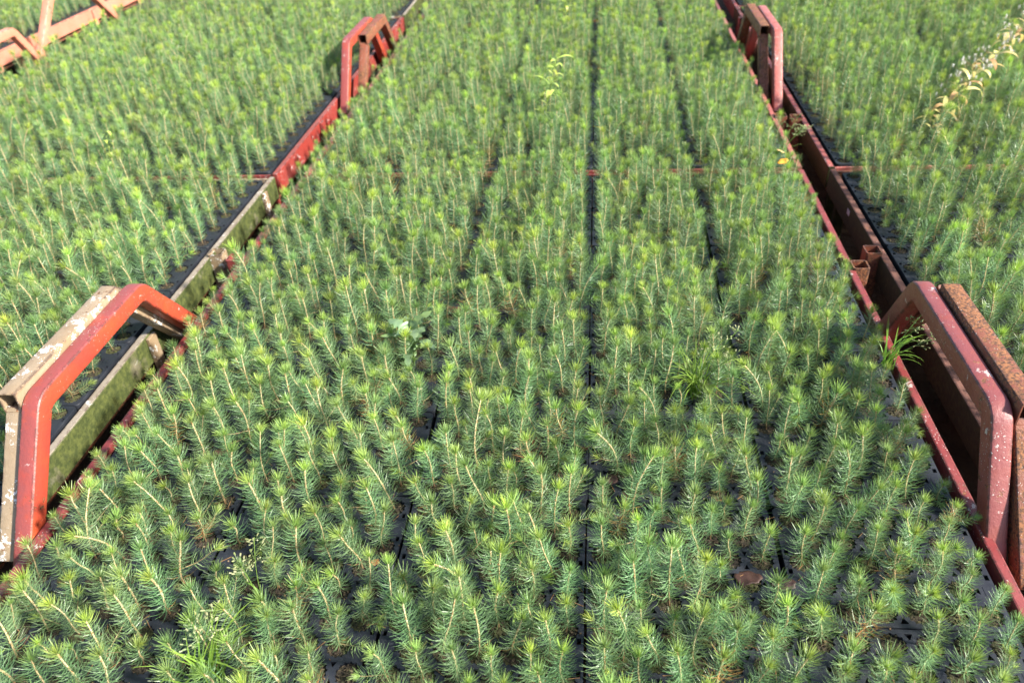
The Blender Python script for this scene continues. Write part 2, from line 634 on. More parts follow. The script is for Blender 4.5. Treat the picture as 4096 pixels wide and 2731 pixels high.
def shoot_needles(b, pts, r, dens, L0, lime, start=0.12, young=0.0, browning=0.0):
    """needles set round a curved shoot, brush at its tip"""
    n = len(pts) - 1
    total = sum((pts[i + 1] - pts[i]).length for i in range(n))
    cnt = int(total * (1 - start) * dens)
    ph = r.uniform(0, 6.28)
    up = Vector((0, 0, 1))
    for i in range(cnt):
        t = start + (1 - start) * (i + r.random()) / cnt
        x = t * n
        k = min(int(x), n - 1)
        p = pts[k].lerp(pts[k + 1], x - k)
        ax = (pts[k + 1] - pts[k]).normalized()
        s = ax.cross(Vector((0.31, 0.83, .4))).normalized(); q = s.cross(ax)
        ph += 2.39996
        rad = s * math.cos(ph) + q * math.sin(ph)
        spread = math.radians((88 - 34 * t ** 3) + r.uniform(-13, 12))
        d = (ax * math.cos(spread) + rad * math.sin(spread)).normalized()
        L = L0 * r.uniform(0.78, 1.15) * (0.72 + 0.38 * math.sin(math.pi * min(1, t * .85 + .1)))
        f = max(0.0, (t - 0.80) / 0.20) * lime + young
        base = lerp(OLD, GLAUC, r.random())
        c = lerp(base, LIME, min(1, f * .75))
        tip = lerp(lerp(base, (0.16, 0.24, 0.10), .5), LIME, min(1, f))
        if (t < .25 and r.random() < .03) or r.random() < browning * (1 - t):
            c = tip = (.30, .17, .06)
        needle(b, p, d, (ax * .8 + up * .35).normalized(), L, r.uniform(.0010, .0013), c, tip, r)


def tip_brush(b, pts, r, L0, lime, count=46):
    ax = (pts[-1] - pts[-2]).normalized()
    s = ax.cross(Vector((0.31, 0.83, .4))).normalized(); q = s.cross(ax)
    for i in range(count):
        ph = i * 2.39996
        rad = s * math.cos(ph) + q * math.sin(ph)
        spread = math.radians(6 + 56 * (i / count) ** .8 + r.uniform(-6, 6))
        d = ax * math.cos(spread) + rad * math.sin(spread)
        L = L0 * r.uniform(.55, .95) * (0.62 + .42 * i / count)
        f = lime * (1.0 - .55 * i / count)
        base = lerp(OLD, GLAUC, r.random())
        c = lerp(base, LIME, min(1, f + .1))
        tip = lerp(lerp(base, (0.18, 0.27, 0.10), .6), (0.33, 0.44, 0.07), min(1, f + .1))
        needle(b, pts[-1] - ax * (.006 * i / count), d, ax, L, .0013, c, tip, r)


def curve_pts(r, H, lean, n=9):
    a = r.uniform(0, 6.283)
    d = Vector((math.cos(a), math.sin(a), 0)); e = Vector((-d.y, d.x, 0))
    w1 = r.uniform(-.010, .010); w2 = r.uniform(-.003, .003)
    k = H * lean
    return [Vector((0, 0, -0.006)) + Vector((0, 0, 1)) * (H * t * (1 - .06 * lean)) + d * (k * t ** 1.7 + w2 * math.sin(t * 7)) + e * (w1 * math.sin(t * 3.6) * H / .15)
            for t in [i / n for i in range(n + 1)]]


def make_variant(seed, H, lime, lean, side_n):
    r = random.Random(seed * 31 + 5)
    pts = curve_pts(r, H, lean)
    st, nd, tp, sh = MB(), MB(), MB(), MB()
    n = len(pts)
    st_c = [lerp((.16, .10, .05), (.64, .57, .36), min(1, i / n * 2.4)) for i in range(n)]
    rad = [0.0021 - .0005 * i / n for i in range(n)]
    st.tube(pts, rad, 5, st_c)
    st.cur = (.50, .20, .07)
    for _ in range(int(H * 60)):      # brown bud scales along the stem
        t = r.uniform(.25, .98) * (n - 1); k = int(t)
        p = pts[k].lerp(pts[min(k + 1, n - 1)], t - k); a = r.uniform(0, 6.28)
        o = Vector((math.cos(a), math.sin(a), .3)) * .0018
        st.box(p + o, (.0014, .0014, .0020), Matrix.Rotation(a, 3, 'Z'))
    L0 = r.uniform(.031, .038)
    shoot_needles(nd, pts, r, 1550, L0, lime, browning=.5 if seed == 17 else 0)
    tip_brush(tp, pts, r, L0, lime)
    for s in range(side_n):
        a = r.uniform(0, 6.283)
        o = pts[r.choice((1, 1, 2, 3))]
        Ls = r.uniform(.04, .085)
        d = Vector((math.cos(a), math.sin(a), 0))
        sp = [o + d * (Ls * t) + Vector((0, 0, 1)) * (Ls * (r.uniform(.0, .06) + .35 * t * t)) for t in (0, .2, .4, .6, .8, 1)]
        sh.m = 0
        sh.tube(sp, [.0010, .0009, .0009, .0008, .0007, .0006], 4, [(.42, .33, .20)] * 6)
        sh.m = 1
        shoot_needles(sh, sp, r, 900, L0 * .8, lime * .5, start=.3, young=.12)
        tip_brush(sh, sp, r, L0 * .8, lime * .8 + .1, 22)
    out = {'stem': st.mesh("stem", [M['stem']]), 'needles': nd.mesh("needles", [M['needle']]), 'tip_needles': tp.mesh("tip_needles", [M['needle']])}
    if side_n:
        out['side_shoot'] = sh.mesh("side_shoot", [M['stem'], M['needle']])
    # the whole seedling as one mesh, for the far mass
    w = MB()
    for b, mi in ((st, 0), (nd, 1), (tp, 1), (sh, None)):
        o = len(w.v)
        w.v += b.v; w.c += b.c
        for f, q in zip(b.f, b.mi):
            w.f.append(tuple(i + o for i in f)); w.mi.append(mi if mi is not None else q)
    out['all'] = w.mesh("seedling", [M['stem'], M['needle']])
    out['H'] = H; out['lime'] = lime; out['lean'] = lean; out['side'] = side_n
    return out


VAR = []
vr = random.Random(3)
for i in range(26):
    H = (0.065, 0.085, 0.10, 0.11, 0.12, 0.125, 0.13, 0.135, 0.14, 0.145, 0.155, 0.165, 0.18)[i % 13]
    lime = vr.choice((0.15, 0.3, 0.45, 0.6, 0.8, 1.0, .4))
    lean = vr.choice((0.02, 0.03, .05, .08, .12, .2, .35)) if H > .1 else .06
    VAR.append(make_variant(i, H, lime, lean, vr.choice((0, 0, 0, 1, 1, 2))))

# ------------------------------------------------------------------ bench layout
# name, x of inner left edge, modules [(y of near end, tray rows)], paint keys
BENCH = {
    'centre': dict(x0=-1.2135, mods=[(-0.660, 8), (1.836, 8), (4.352, 7)]),
    'left':   dict(x0=-3.4300, mods=[(-0.660, 8), (1.836, 9), (4.652, 6)]),
    'right':  dict(x0=0.9850, mods=[(-0.660, 8), (1.836, 9), (4.600, 6)]),
    'far left': dict(x0=-6.165, mods=[(1.836, 8), (4.370, 8)]),
}
COLNAME = {
    'centre': ['by left rail', 'second column', 'left of centre gap', 'right of centre gap', 'by right rail'],
    'left': ['far column, left bench', 'second column, left bench', 'middle column, left bench', 'fourth column, left bench', 'rail column, left bench'],
    'right': ['rail column, right bench', 'second column, right bench', 'middle column, right bench', 'fourth column, right bench', 'outer column, right bench'],
    'far left': ['outer column, far left bench', 'second column, far left bench', 'middle column, far left bench', 'fourth column, far left bench', 'rail column, far left bench'],
}
ORD = ['first', 'second', 'third', 'fourth', 'fifth', 'sixth', 'seventh', 'eighth', 'ninth', 'tenth', 'eleventh', 'twelfth', 'thirteenth', 'fourteenth', 'fifteenth', 'sixteenth', 'seventeenth', 'eighteenth', 'nineteenth', 'twentieth', 'twenty-first', 'twenty-second', 'twenty-third', 'twenty-fourth']


def inview(p, mx=0.04, my_low=0.05, my_hi=0.03):
    u, v, d = to_px(p)
    return d < 50 and -mx < u < 1 + mx and -my_hi < v < 0.6667 + my_low


tr = random.Random(11)
trays = []
for bn, B in BENCH.items():
    rown = 0
    for mi, (y0, rows) in enumerate(B['mods']):
        for j in range(rows):
            yc = y0 + 0.030 + PY * (j + .5)
            for c in range(5):
                xc = B['x0'] + PX * (c + .5) + (.0025 if c == 2 else -.0025 if c == 3 else .001 if c < 2 else -.001)
                pts = [(xc + a, yc + b_, z) for a in (-.2, 0, .2) for b_ in (-.15, .15) for z in (0, .15)]
                if any(inview(p, 0.01, 0.01, 0.01) for p in pts):
                    dx, dy, rz = tr.uniform(-.0022, .0022), tr.uniform(-.0012, .0012), math.radians(tr.uniform(-.22, .22))
                    trays.append(dict(b=bn, col=c, row=rown, x=xc + dx, y=yc + dy, rz=rz))
            rown += 1
for bn in BENCH:   # rows counted from the nearest that shows
    lo = {}
    for t in trays:
        if t['b'] == bn:
            lo[t['col']] = min(lo.get(t['col'], 99), t['row'])
    for t in trays:
        if t['b'] == bn:
            t['n'] = t['row'] - lo[t['col']]
for t in trays:
    o = link("seedling_tray", TRAY, None, (t['x'], t['y'], 0), (0, 0, t['rz']))
    n = t['n']
    t['word'] = ('front' if n == 0 else ORD[n])
    t['where'] = COLNAME[t['b']][t['col']]
    wh = t['where'] if t['b'] != 'centre' else t['where'] + (', centre bench' if 'column' in t['where'] else ' of centre bench')
    tag(o, f"black plastic cell tray, {t['word']} from the camera, {wh}", "tray", "black cell trays filling the benches")

# ------------------------------------------------------------------ seedlings in the cells
spots = []
sr = random.Random(5)
ROWN = {0: 'back', 1: 'fourth', 2: 'middle', 3: 'second', 4: 'front'}
KEEP_OUT = [(0.335, -0.222, .030), (-0.435, 0.775, .02), (-0.70, -0.44, .03), (0.285, 0.375, .028), (-0.50, .48, .028)]
empties = []
for t in trays:
    cz, sz = math.cos(t['rz']), math.sin(t['rz'])
    edge = (t['b'] == 'left' and t['col'] == 4) or (t['b'] == 'right' and t['col'] == 0)
    for (r_, c_, x, y) in CELLS:
        wx, wy = t['x'] + x * cz - y * sz, t['y'] + x * sz + y * cz
        u, v, d = to_px((wx, wy, 0.0)); u2, v2, d2 = to_px((wx, wy, 0.17))
        if max(u, u2) < -.03 or min(u, u2) > 1.03 or v2 > 0.69 or v < -0.02 or v2 < -.09:
            continue
        q = sr.random()
        gone = q < 0.022 or any(math.hypot(wx - a, wy - b_) < rr for a, b_, rr in KEEP_OUT)
        vi = sr.randrange(len(VAR))
        edgecell = (edge and c_ == (5 if t['b'] == 'left' else 0)) or (t['b'] == 'centre' and ((t['col'] == 0 and c_ == 0) or (t['col'] == 4 and c_ == (5 if r_ % 2 == 0 else 4))))
        s = sr.uniform(.78, 1.12) * (1.0 if not edgecell else .74) * 1.0
        s *= 1
        blend = max(0.0, min(1.0, (wy + .35) / 1.9))
        wide, high = 1.0 - .06 * blend, .84 + .26 * blend
        spots.append(dict(t=t, wide=wide, high=high, r=r_, c=c_, x=wx, y=wy, d=d, gone=gone, v=vi, s=s, rz=sr.uniform(0, 6.283), tx=sr.gauss(0, .035), ty=sr.gauss(0, .035),
                          inpic=(0.0 < u < 1 and v < 0.667) or (0 < u2 < 1 and v2 < .667), p=sr.randrange(9), mossy=edge and sr.random() < .7,
                          double=sr.random() < .035))
spots.sort(key=lambda s: s['d'])
near = [s for s in spots if s['inpic'] and not s['gone'] and s['t']['b'] in ('centre', 'left', 'right')][:300]
nearid = {id(s) for s in near}

NUM = ['first', 'second', 'third', 'fourth', 'fifth', 'last']


def describe(s):
    V = VAR[s['v']]
    H = V['H'] * s['s'] * s['high'] * 1.12
    size = 'tiny' if H < .09 else 'short' if H < .12 else 'tall' if H > .163 else 'medium'
    tint = 'lime-tipped' if V['lime'] >= .8 else 'yellowish-tipped' if V['lime'] >= .45 else 'blue-green'
    t = s['t']
    wh = t['where'].replace(' of centre', '')
    if t['b'] == 'centre' and 'column' in wh:
        wh = 'in ' + wh
    num = NUM[s['c']] if s['r'] % 2 == 0 or s['c'] < 4 else 'last'
    return f"{size} {tint} seedling, {num} in {ROWN[s['r']]} row, {t['word']} tray {wh}"


for s in near:
    V = VAR[s['v']]
    e = link("pine_seedling", None, None, (s['x'], s['y'], 0), (s['tx'], s['ty'], s['rz']))
    e.empty_display_size = .02
    e.scale = (s['s'] * s['wide'], s['s'] * s['wide'], s['s'] * s['high'])
    tag(e, describe(s), "seedling", "pine seedlings growing in the tray cells")
    for k in ('stem', 'needles', 'tip_needles', 'side_shoot'):
        if k in V:
            link(k, V[k], e)
    pl = link("peat_plug", PLUGS[(s['p'] // 3) * 3 if s['mossy'] else s['p']], e)
    pl.scale = (1 / (s['s'] * s['wide']), 1 / (s['s'] * s['wide']), 1 / (s['s'] * s['high']))
for s in spots:
    if s['gone'] and s['inpic'] and s['d'] < 2.6:
        t = s['t']
        o = link("peat_plug", PLUGS[s['p']], None, (s['x'], s['y'], 0), (0, 0, s['rz']))
        num = NUM[s['c']] if s['r'] % 2 == 0 or s['c'] < 4 else 'last'
        tag(o, f"empty peat plug, {num} in {ROWN[s['r']]} row, {t['word']} tray {t['where'].replace(' of centre', '')}", "peat plug", "peat plugs with no seedling")
        s['done'] = True

# the rest, farther off: one object of points, each carrying a seedling
protos = bpy.data.collections.new("seedling_kinds")      # never linked to the scene
plist = []
for i, V in enumerate(VAR):
    o = bpy.data.objects.new("kind_%02d" % i, V['all']); protos.objects.link(o)
plugs = bpy.data.collections.new("plug_kinds")
for i, P in enumerate(PLUGS):
    o = bpy.data.objects.new("plug_%02d" % i, P); plugs.objects.link(o)

pv, pr_, ps, pk, pp, pw = [], [], [], [], [], []
for s in spots:
    if id(s) in nearid or s.get('done'):
        continue
    far = s['y'] > 0.4
    pv.append((s['x'], s['y'], 0)); pr_.append((s['tx'], s['ty'], s['rz'])); ps.append(s['s'] * (0.0001 if s['gone'] else 1.0)); pw.append((s['wide'], s['high'])); pk.append(s['v'])
    pp.append((s['p'] // 3) * 3 if s['mossy'] else s['p'])
    if s['double'] and not s['gone']:
        pv.append((s['x'] + .008, s['y'] - .006, 0)); pr_.append((s['ty'], -.12, s['rz'] + 2)); ps.append(s['s'] * .8); pw.append((s['wide'], s['high'])); pk.append((s['v'] + 5) % len(VAR)); pp.append(s['p'])
me = bpy.data.meshes.new("pine_seedlings")
me.from_pydata(pv, [], [])
for nm, ty, data, fld in (("rot", 'FLOAT_VECTOR', pr_, "vector"), ("siz", 'FLOAT_VECTOR', [(q * w_[0], q * w_[0], q * w_[1]) for q, w_ in zip(ps, pw)], "vector"), ("kin", 'INT', pk, "value"), ("plg", 'INT', pp, "value")):
    at = me.attributes.new(nm, ty, 'POINT')
    at.data.foreach_set(fld, [x for v in data for x in v] if ty == 'FLOAT_VECTOR' else data)
rest = link("pine_seedlings", me)
tag(rest, "dense mass of young pine seedlings filling the trays farther off", kind="stuff")

ng = bpy.data.node_groups.new("plant_out", 'GeometryNodeTree')
ng.interface.new_socket("Geometry", in_out='INPUT', socket_type='NodeSocketGeometry')
ng.interface.new_socket("Geometry", in_out='OUTPUT', socket_type='NodeSocketGeometry')
gi = ng.nodes.new("NodeGroupInput"); go = ng.nodes.new("NodeGroupOutput")
join = ng.nodes.new("GeometryNodeJoinGeometry")


def named(name, ty):
    n = ng.nodes.new("GeometryNodeInputNamedAttribute")
    n.data_type = ty
    n.inputs[0].default_value = name
    return n.outputs[0]


for coll, att, use_size in ((protos, "kin", True), (plugs, "plg", False)):
    ci = ng.nodes.new("GeometryNodeCollectionInfo")
    ci.inputs["Collection"].default_value = coll
    ci.inputs["Separate Children"].default_value = True
    ip = ng.nodes.new("GeometryNodeInstanceOnPoints")
    ng.links.new(gi.outputs[0], ip.inputs["Points"])
    ng.links.new(ci.outputs[0], ip.inputs["Instance"])
    ip.inputs["Pick Instance"].default_value = True
    ng.links.new(named(att, 'INT'), ip.inputs["Instance Index"])
    if use_size:
        e2r = ng.nodes.new("FunctionNodeEulerToRotation")
        ng.links.new(named("rot", 'FLOAT_VECTOR'), e2r.inputs[0])
        ng.links.new(e2r.outputs[0], ip.inputs["Rotation"])
        ng.links.new(named("siz", 'FLOAT_VECTOR'), ip.inputs["Scale"])
    ng.links.new(ip.outputs[0], join.inputs[0])
ng.links.new(join.outputs[0], go.inputs[0])
md = rest.modifiers.new("plant_out", 'NODES')
md.node_group = ng


# ------------------------------------------------------------------ bench frames
RH = 0.095      # rail height


def path_tube(path, wx, th, closed_ends=True, hollow_start=False, rnd=0.008, wall=0.003, bend=0.0, name="handle", mats=()):
    """square steel tube whose centre line runs in the y-z plane; path = [(y, z)...] ; th = depth in that plane, wx = width along x"""
    pts = [Vector((0, y, z)) for y, z in path]
    if bend > 0:
        out = [pts[0]]
        for i in range(1, len(pts) - 1):
            a, b, c = pts[i - 1], pts[i], pts[i + 1]
            d1 = (a - b).normalized(); d2 = (c - b).normalized()
            p0 = b + d1 * bend; p2 = b + d2 * bend
            for k in range(6):
                t = k / 5
                out.append(p0 * (1 - t) ** 2 + b * 2 * t * (1 - t) + p2 * t * t)
        out.append(pts[-1]); pts = out
    prof = round_rect(wx, th, rnd, 3)
    bm = bmesh.new()
    rings = []
    for i, p in enumerate(pts):
        if i == 0:
            d = (pts[1] - p).normalized(); nrm = Vector((0, -d.z, d.y)); k = 1
        elif i == len(pts) - 1:
            d = (p - pts[i - 1]).normalized(); nrm = Vector((0, -d.z, d.y)); k = 1
        else:
            d1 = (p - pts[i - 1]).normalized(); d2 = (pts[i + 1] - p).normalized()
            d = (d1 + d2).normalized(); nrm = Vector((0, -d.z, d.y)); k = 1 / max(.4, d.dot(d1))
        rings.append([bm.verts.new(p + Vector((a, 0, 0)) + nrm * (b_ * k)) for a, b_ in prof])
    n = len(prof)
    for i in range(len(rings) - 1):
        for k in range(n):
            bm.faces.new((rings[i][k], rings[i][(k + 1) % n], rings[i + 1][(k + 1) % n], rings[i + 1][k]))
    if not hollow_start:
        bm.faces.new(rings[0])
        bm.faces.new(list(reversed(rings[-1])))
    else:
        d = (pts[1] - pts[0]).normalized(); nrm = Vector((0, -d.z, d.y))
        prof2 = round_rect(wx - 2 * wall, th - 2 * wall, max(.001, rnd - wall), 3)
        inner = [bm.verts.new(pts[0] + Vector((a, 0, 0)) + nrm * b_) for a, b_ in prof2]
        deep = [bm.verts.new(pts[0] + d * 0.16 + Vector((a, 0, 0)) + nrm * b_) for a, b_ in prof2]
        for k in range(n):
            k2 = (k + 1) % n
            bm.faces.new((rings[0][k2], rings[0][k], inner[k], inner[k2]))
            bm.faces.new((inner[k2], inner[k], deep[k], deep[k2]))
        bm.faces.new(deep)
        bm.faces.new(list(reversed(rings[-1])))
    bmesh.ops.recalc_face_normals(bm, faces=bm.faces)
    me = mesh_from_bm(bm, name, list(mats))
    me.polygons.foreach_set("use_smooth", [True] * len(me.polygons))
    try:
        me.set_sharp_from_angle(angle=math.radians(28))
    except Exception:
        pass
    return me


def bead(parent, x, y, z, w, L, seed, mt):
    '''lumpy weld run round the foot of a tube'''
    r = random.Random(seed)
    b = MB(); b.cur = (.2, .1, .1)
    ring = [(-w / 2, -L / 2), (w / 2, -L / 2), (w / 2, L / 2), (-w / 2, L / 2), (-w / 2, -L / 2)]
    pts = []
    for (a, c), (d, e) in zip(ring, ring[1:]):
        for k in range(7):
            t = k / 7
            pts.append(Vector((a + (d - a) * t + r.uniform(-.001, .001), c + (e - c) * t + r.uniform(-.001, .001), r.uniform(-.001, .001))))
    b.tube(pts, [r.uniform(.0022, .0042) for _ in pts], 6)
    return link("weld", b.mesh("weld", [mt], True), parent, (x, y, z))


def bent_handle(parent, x, yc, z, mt, w=0.045, half_top=.245, half_base=.445, h=0.245, low=-.07):
    """one tube bent into a trapezoid, feet welded to the rail's outer side"""
    me = path_tube([(-half_base - .04, low), (-half_top, h - .026), (half_top, h - .026), (half_base + .04, low)], w, 0.052, bend=.024, rnd=.0075, mats=[mt])
    o = link("handle", me, parent, (x, yc, z))
    return o


def cut_handle(parent, x, yc, z, mt, w=0.046, top0=-.27, top1=.225, half_base=.445, h=0.285, low=-.07, flip=False):
    """top tube with its sawn end left open, two slanting legs welded under it"""
    me = path_tube([(top0, h - .029), (top1 - .02, h - .029)], w, .056, hollow_start=True, rnd=.004, mats=[mt])
    o = link("handle", me, parent, (x, yc, z))
    for sy, yt in ((-1, top0 + .028), (1, top1 - .022)):
        yb = sy * (half_base + .02)
        leg = path_tube([(yb, low), (yt, h - .058 - .001 if sy < 0 else h - .03)], w - .001, .048, rnd=.004, mats=[mt], name="leg")
        link("leg", leg, o)
        bead(o, 0, yt - sy * .004, h - .0575, w - .002, .050, int(yc * 100) + sy, mt)
    return o


def make_module(bn, mi, y0, rows, mrail, mcross, x0, label, group, handles, posts=(), stiff=(), sides=(True, True)):
    Lm = rows * PY + 0.060
    W = 5 * PX + 0.004
    xi0, xi1 = x0 - 0.012, x0 + W + 0.010       # inner faces of the side rails
    e = link("bench_frame", None, None, (x0 + W / 2, y0 + Lm / 2, 0))
    e.empty_display_size = .1
    tag(e, label, "bench frame", group)
    cx, cy = x0 + W / 2, y0 + Lm / 2
    rail = box_mesh("side_rail", (0.024, Lm - .004, RH), [mrail], .004, 2)
    for side, xx in ((0, xi0 - .012), (1, xi1 + .012)):
        if sides[side]:
            link("side_rail", rail, e, (xx - cx, 0, 0.004 - RH / 2))
    cross = box_mesh("cross_rail", (xi1 - xi0 - .002, 0.012, 0.06), [mcross], .002, 2)
    for yy in (-Lm / 2 + .010, Lm / 2 - .010):
        link("cross_rail", cross, e, (0, yy, -0.003 - .03))
    deck = box_mesh("deck", (xi1 - xi0 - .004, Lm - .05, 0.012), [M['rust']], 0)
    link("deck", deck, e, (0, 0, -0.118))
    leg = box_mesh("leg", (.04, .04, .20), [mrail], .004, 1)
    for ax in (xi0 + .03, xi1 - .03):
        for ay in (-Lm / 2 + .05, Lm / 2 - .05):
            link("leg", leg, e, (ax - cx, ay, -.125 - .10))
    for (kind, side, yc, hx, mt, kw) in handles:
        xx = (xi0 - .024 - .0005 - .0225 if side == 0 else xi1 + .024 + .0005 + .0225) if hx is None else hx
        (bent_handle if kind == 'bent' else cut_handle)(e, xx - cx, yc - cy, 0.0, mt, **kw)
    for (side, yp, mt) in posts:
        bm = bmesh.new()
        s = 0.052; hh = .17
        o_, i_ = round_rect(s, .056, .007, 3), round_rect(s - .009, .047, .004, 3)
        lv = [[bm.verts.new((a, b_, z)) for a, b_ in pr__] for pr__, z in ((o_, -hh + .012), (o_, .012), (i_, .012), (i_, -.10))]
        n = len(o_)
        for q in range(3):
            for k in range(n):
                bm.faces.new((lv[q][k], lv[q][(k + 1) % n], lv[q + 1][(k + 1) % n], lv[q + 1][k]))
        bm.faces.new(lv[3])
        pm = mesh_from_bm(bm, "post_socket", [mt])
        xx = xi0 - .024 - .018 if side == 0 else xi1 + .024 + .018
        link("post_socket", pm, e, (xx - cx, yp - cy, 0))
    for (side, yp, mt) in stiff:
        pm = box_mesh("stiffener", (.012, .045, .12), [mt], .002, 1)
        xx = xi0 - .024 - .0065 if side == 0 else xi1 + .024 + .0065
        link("stiffener", pm, e, (xx - cx, yp - cy, -.062))
    return e, cx, cy


def mod(bn, mi, *a, **k):
    B = BENCH[bn]
    y0, rows = B['mods'][mi]
    return make_module(bn, mi, y0, rows, a[0], a[1], B['x0'], a[2], "steel frames around the trays", *a[3:], **k)


mod('centre', 0, M['red'], M['red'], "dark red steel frame round the nearest centre trays with two bent tube handles",
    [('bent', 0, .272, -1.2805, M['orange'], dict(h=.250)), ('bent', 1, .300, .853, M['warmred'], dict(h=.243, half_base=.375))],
    posts=((0, 1.09, M['red']), (1, 1.03, M['rust'])))
mod('centre', 1, M['pink'], M['red'], "faded red steel frame of the second centre module with rusty open-ended handles",
    [('cut', 0, 3.44, -1.2805, M['rust'], dict(h=.245)), ('cut', 1, 3.24, .852, M['rust'], dict(h=.275))], posts=((0, 2.45, M['red']), (1, 2.42, M['rust'])))
mod('centre', 2, M['red'], M['red'], "red steel frame at the far end of the centre bench", [])
mod('left', 0, M['tanmoss'], M['tan'], "grey tan steel frame with mossy side beside the orange handle",
    [('cut', 1, .272, -1.3285, M['tan'], dict(h=.266))], posts=((1, 1.13, M['tan']),), stiff=((1, .62, M['tan']), (1, 1.66, M['tan'])))
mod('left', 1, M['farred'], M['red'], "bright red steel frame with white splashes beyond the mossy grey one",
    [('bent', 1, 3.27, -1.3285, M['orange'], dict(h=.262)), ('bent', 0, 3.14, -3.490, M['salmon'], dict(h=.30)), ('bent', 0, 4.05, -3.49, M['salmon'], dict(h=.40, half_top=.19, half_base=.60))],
    stiff=((1, 2.50, M['farred']), (1, 4.45, M['farred']), (1, 3.75, M['farred'])))
mod('left', 2, M['tanmoss'], M['tan'], "tan mossy steel frame at the far end of the left bench", [])
mod('right', 0, M['rustmoss'], M['rust'], "rusty brown steel frame near right with an open-ended brown handle",
    [('cut', 0, .300, .9045, M['rust'], dict(h=.258))], posts=((0, 1.13, M['rust']),))
fr, fcx, fcy = mod('right', 1, M['pinkmoss'], M['pink'], "pinkish red steel frame on the right with a pink bent handle",
    [('bent', 0, 3.16, .9045, M['pink'], dict(h=.275))], posts=((0, 2.40, M['rust']),), stiff=((0, 4.3, M['pink']),))
mod('right', 2, M['red'], M['red'], "red steel frame at the far end of the right bench", [])
mod('far left', 0, M['salmon'], M['salmon'], "salmon steel frame at the left edge beyond the soil strip", [], stiff=((1, 3.95, M['salmon']),))
mod('far left', 1, M['salmon'], M['salmon'], "salmon steel frame in the top left corner, farther module", [], stiff=((1, 5.25, M['salmon']), (1, 6.0, M['salmon'])))
# paper label stuck on the side of the right bench's near rail
for o in bpy.data.objects:
    if o.name.startswith("bench_frame") and o.get("label", "").startswith("rusty brown"):
        st = link("sticker", box_mesh("sticker", (.0012, .030, .020), [M['sticker']], 0), o)
        st.location = (BENCH['right']['x0'] - .012 - .024 - .0008 - o.location.x, 1.49 - o.location.y, -.030)


# ------------------------------------------------------------------ weeds
def blade(b, base, az, L, arch, w, col, r, n=8, tipc=None):
    d = Vector((math.cos(az), math.sin(az), 0)); side = Vector((-d.y, d.x, 0))
    pts, ws, cs = [], [], []
    for i in range(n + 1):
        t = i / n
        ang = math.radians(82) - arch * t ** 1.3
        p = pts[-1] + (d * math.cos(ang) + Vector((0, 0, math.sin(ang)))) * (L / n) if pts else Vector(base)
        pts.append(p)
        ws.append(w * (1 - t ** 2.5) * (.6 + .4 * min(1, t * 4)) if i < n else 0)
        cs.append(lerp(col, tipc or col, t))
    b.ribbon(pts, ws, side, cs)
    return pts


def panicle(b, base, az, L, lean, r, spread=.03, seeds=26, col=(.24, .30, .12)):
    d = Vector((math.cos(az), math.sin(az), 0))
    pts = [Vector(base) + Vector((0, 0, 1)) * (L * t) + d * (lean * t * t) for t in [i / 8 for i in range(9)]]
    b.tube(pts, [.0009] * 9, 4, [(.16, .28, .06)] * 9)
    for i in range(seeds):
        t = r.uniform(.68, 1.0)
        k = int(t * 8); o = pts[min(k, 7)].lerp(pts[min(k + 1, 8)], t * 8 - k if k < 8 else 1)
        a = r.uniform(0, 6.28); q = spread * (1.15 - t) / .45 * r.uniform(.4, 1.1) + .004
        e = o + Vector((math.cos(a) * q, math.sin(a) * q, r.uniform(.0, .016)))
        b.tube([o, e], [.0003, .0003], 3, [(.2, .3, .1)] * 2)
        b.cur = lerp(col, (.42, .42, .24), r.random())
        ax = (e - o).normalized()
        b.box(e, (.0022, .0022, .0058), Vector((0, 0, 1)).rotation_difference(ax).to_matrix())
    return pts


def grass(x, y, label, nb, L, panicles, seed, spread=.014, z=0.0, wid=.004, dirs=None):
    r = random.Random(seed)
    e = link("grass_tuft", None, None, (x, y, z))
    e.empty_display_size = .02
    tag(e, label, "grass")
    b = MB()
    for i in range(nb):
        az = r.uniform(0, 6.28) if not dirs else r.gauss(dirs, 1.0)
        base = (r.uniform(-spread, spread), r.uniform(-spread, spread), -.004)
        blade(b, base, az, L * r.uniform(.6, 1.1), r.uniform(.6, 2.1), wid * r.uniform(.7, 1.2), (.16, .32, .04), r, tipc=(.27, .41, .06))
    link("blades", b.mesh("blades", [M['leaf']]), e)
    for (az, Lp, lean) in panicles:
        p = MB()
        panicle(p, (r.uniform(-.008, .008), r.uniform(-.008, .008), 0), az, Lp, lean, r)
        link("seed_head", p.mesh("seed_head", [M['leaf']]), e)
    return e


grass(-0.70, -0.515, "bright green grass tuft at the bottom left edge among the front seedlings", 38, .18, ((1.0, .16, .07), (1.9, .13, .04)), 1, spread=.03, wid=.0048)
grass(-0.655, -0.33, "thin grass stalk with sparse pale seeds near the bottom left", 3, .07, ((1.2, .17, .03), (2.6, .12, .03)), 2)
grass(0.285, 0.36, "green grass clump with pale panicles right of the centre gap", 50, .20, ((.3, .19, .10), (.9, .15, .07), (-.2, .14, .08)), 3, spread=.022, wid=.0045)
grass(0.800, 0.50, "grass tuft leaning over the right rail beside the red handle", 24, .15, ((.5, .15, .08), (-.3, .12, .10)), 4, dirs=0.1, wid=.003)
grass(0.800, 1.98, "small seeding grass stalk over the right rail at mid distance", 6, .08, ((.4, .15, .05), (0, .12, .09), (-.6, .13, .07)), 5)
grass(1.92, 1.55, "pale seeding grass stalk standing in the right bench", 5, .1, ((2, .2, .03), (1, .17, .03)), 6)


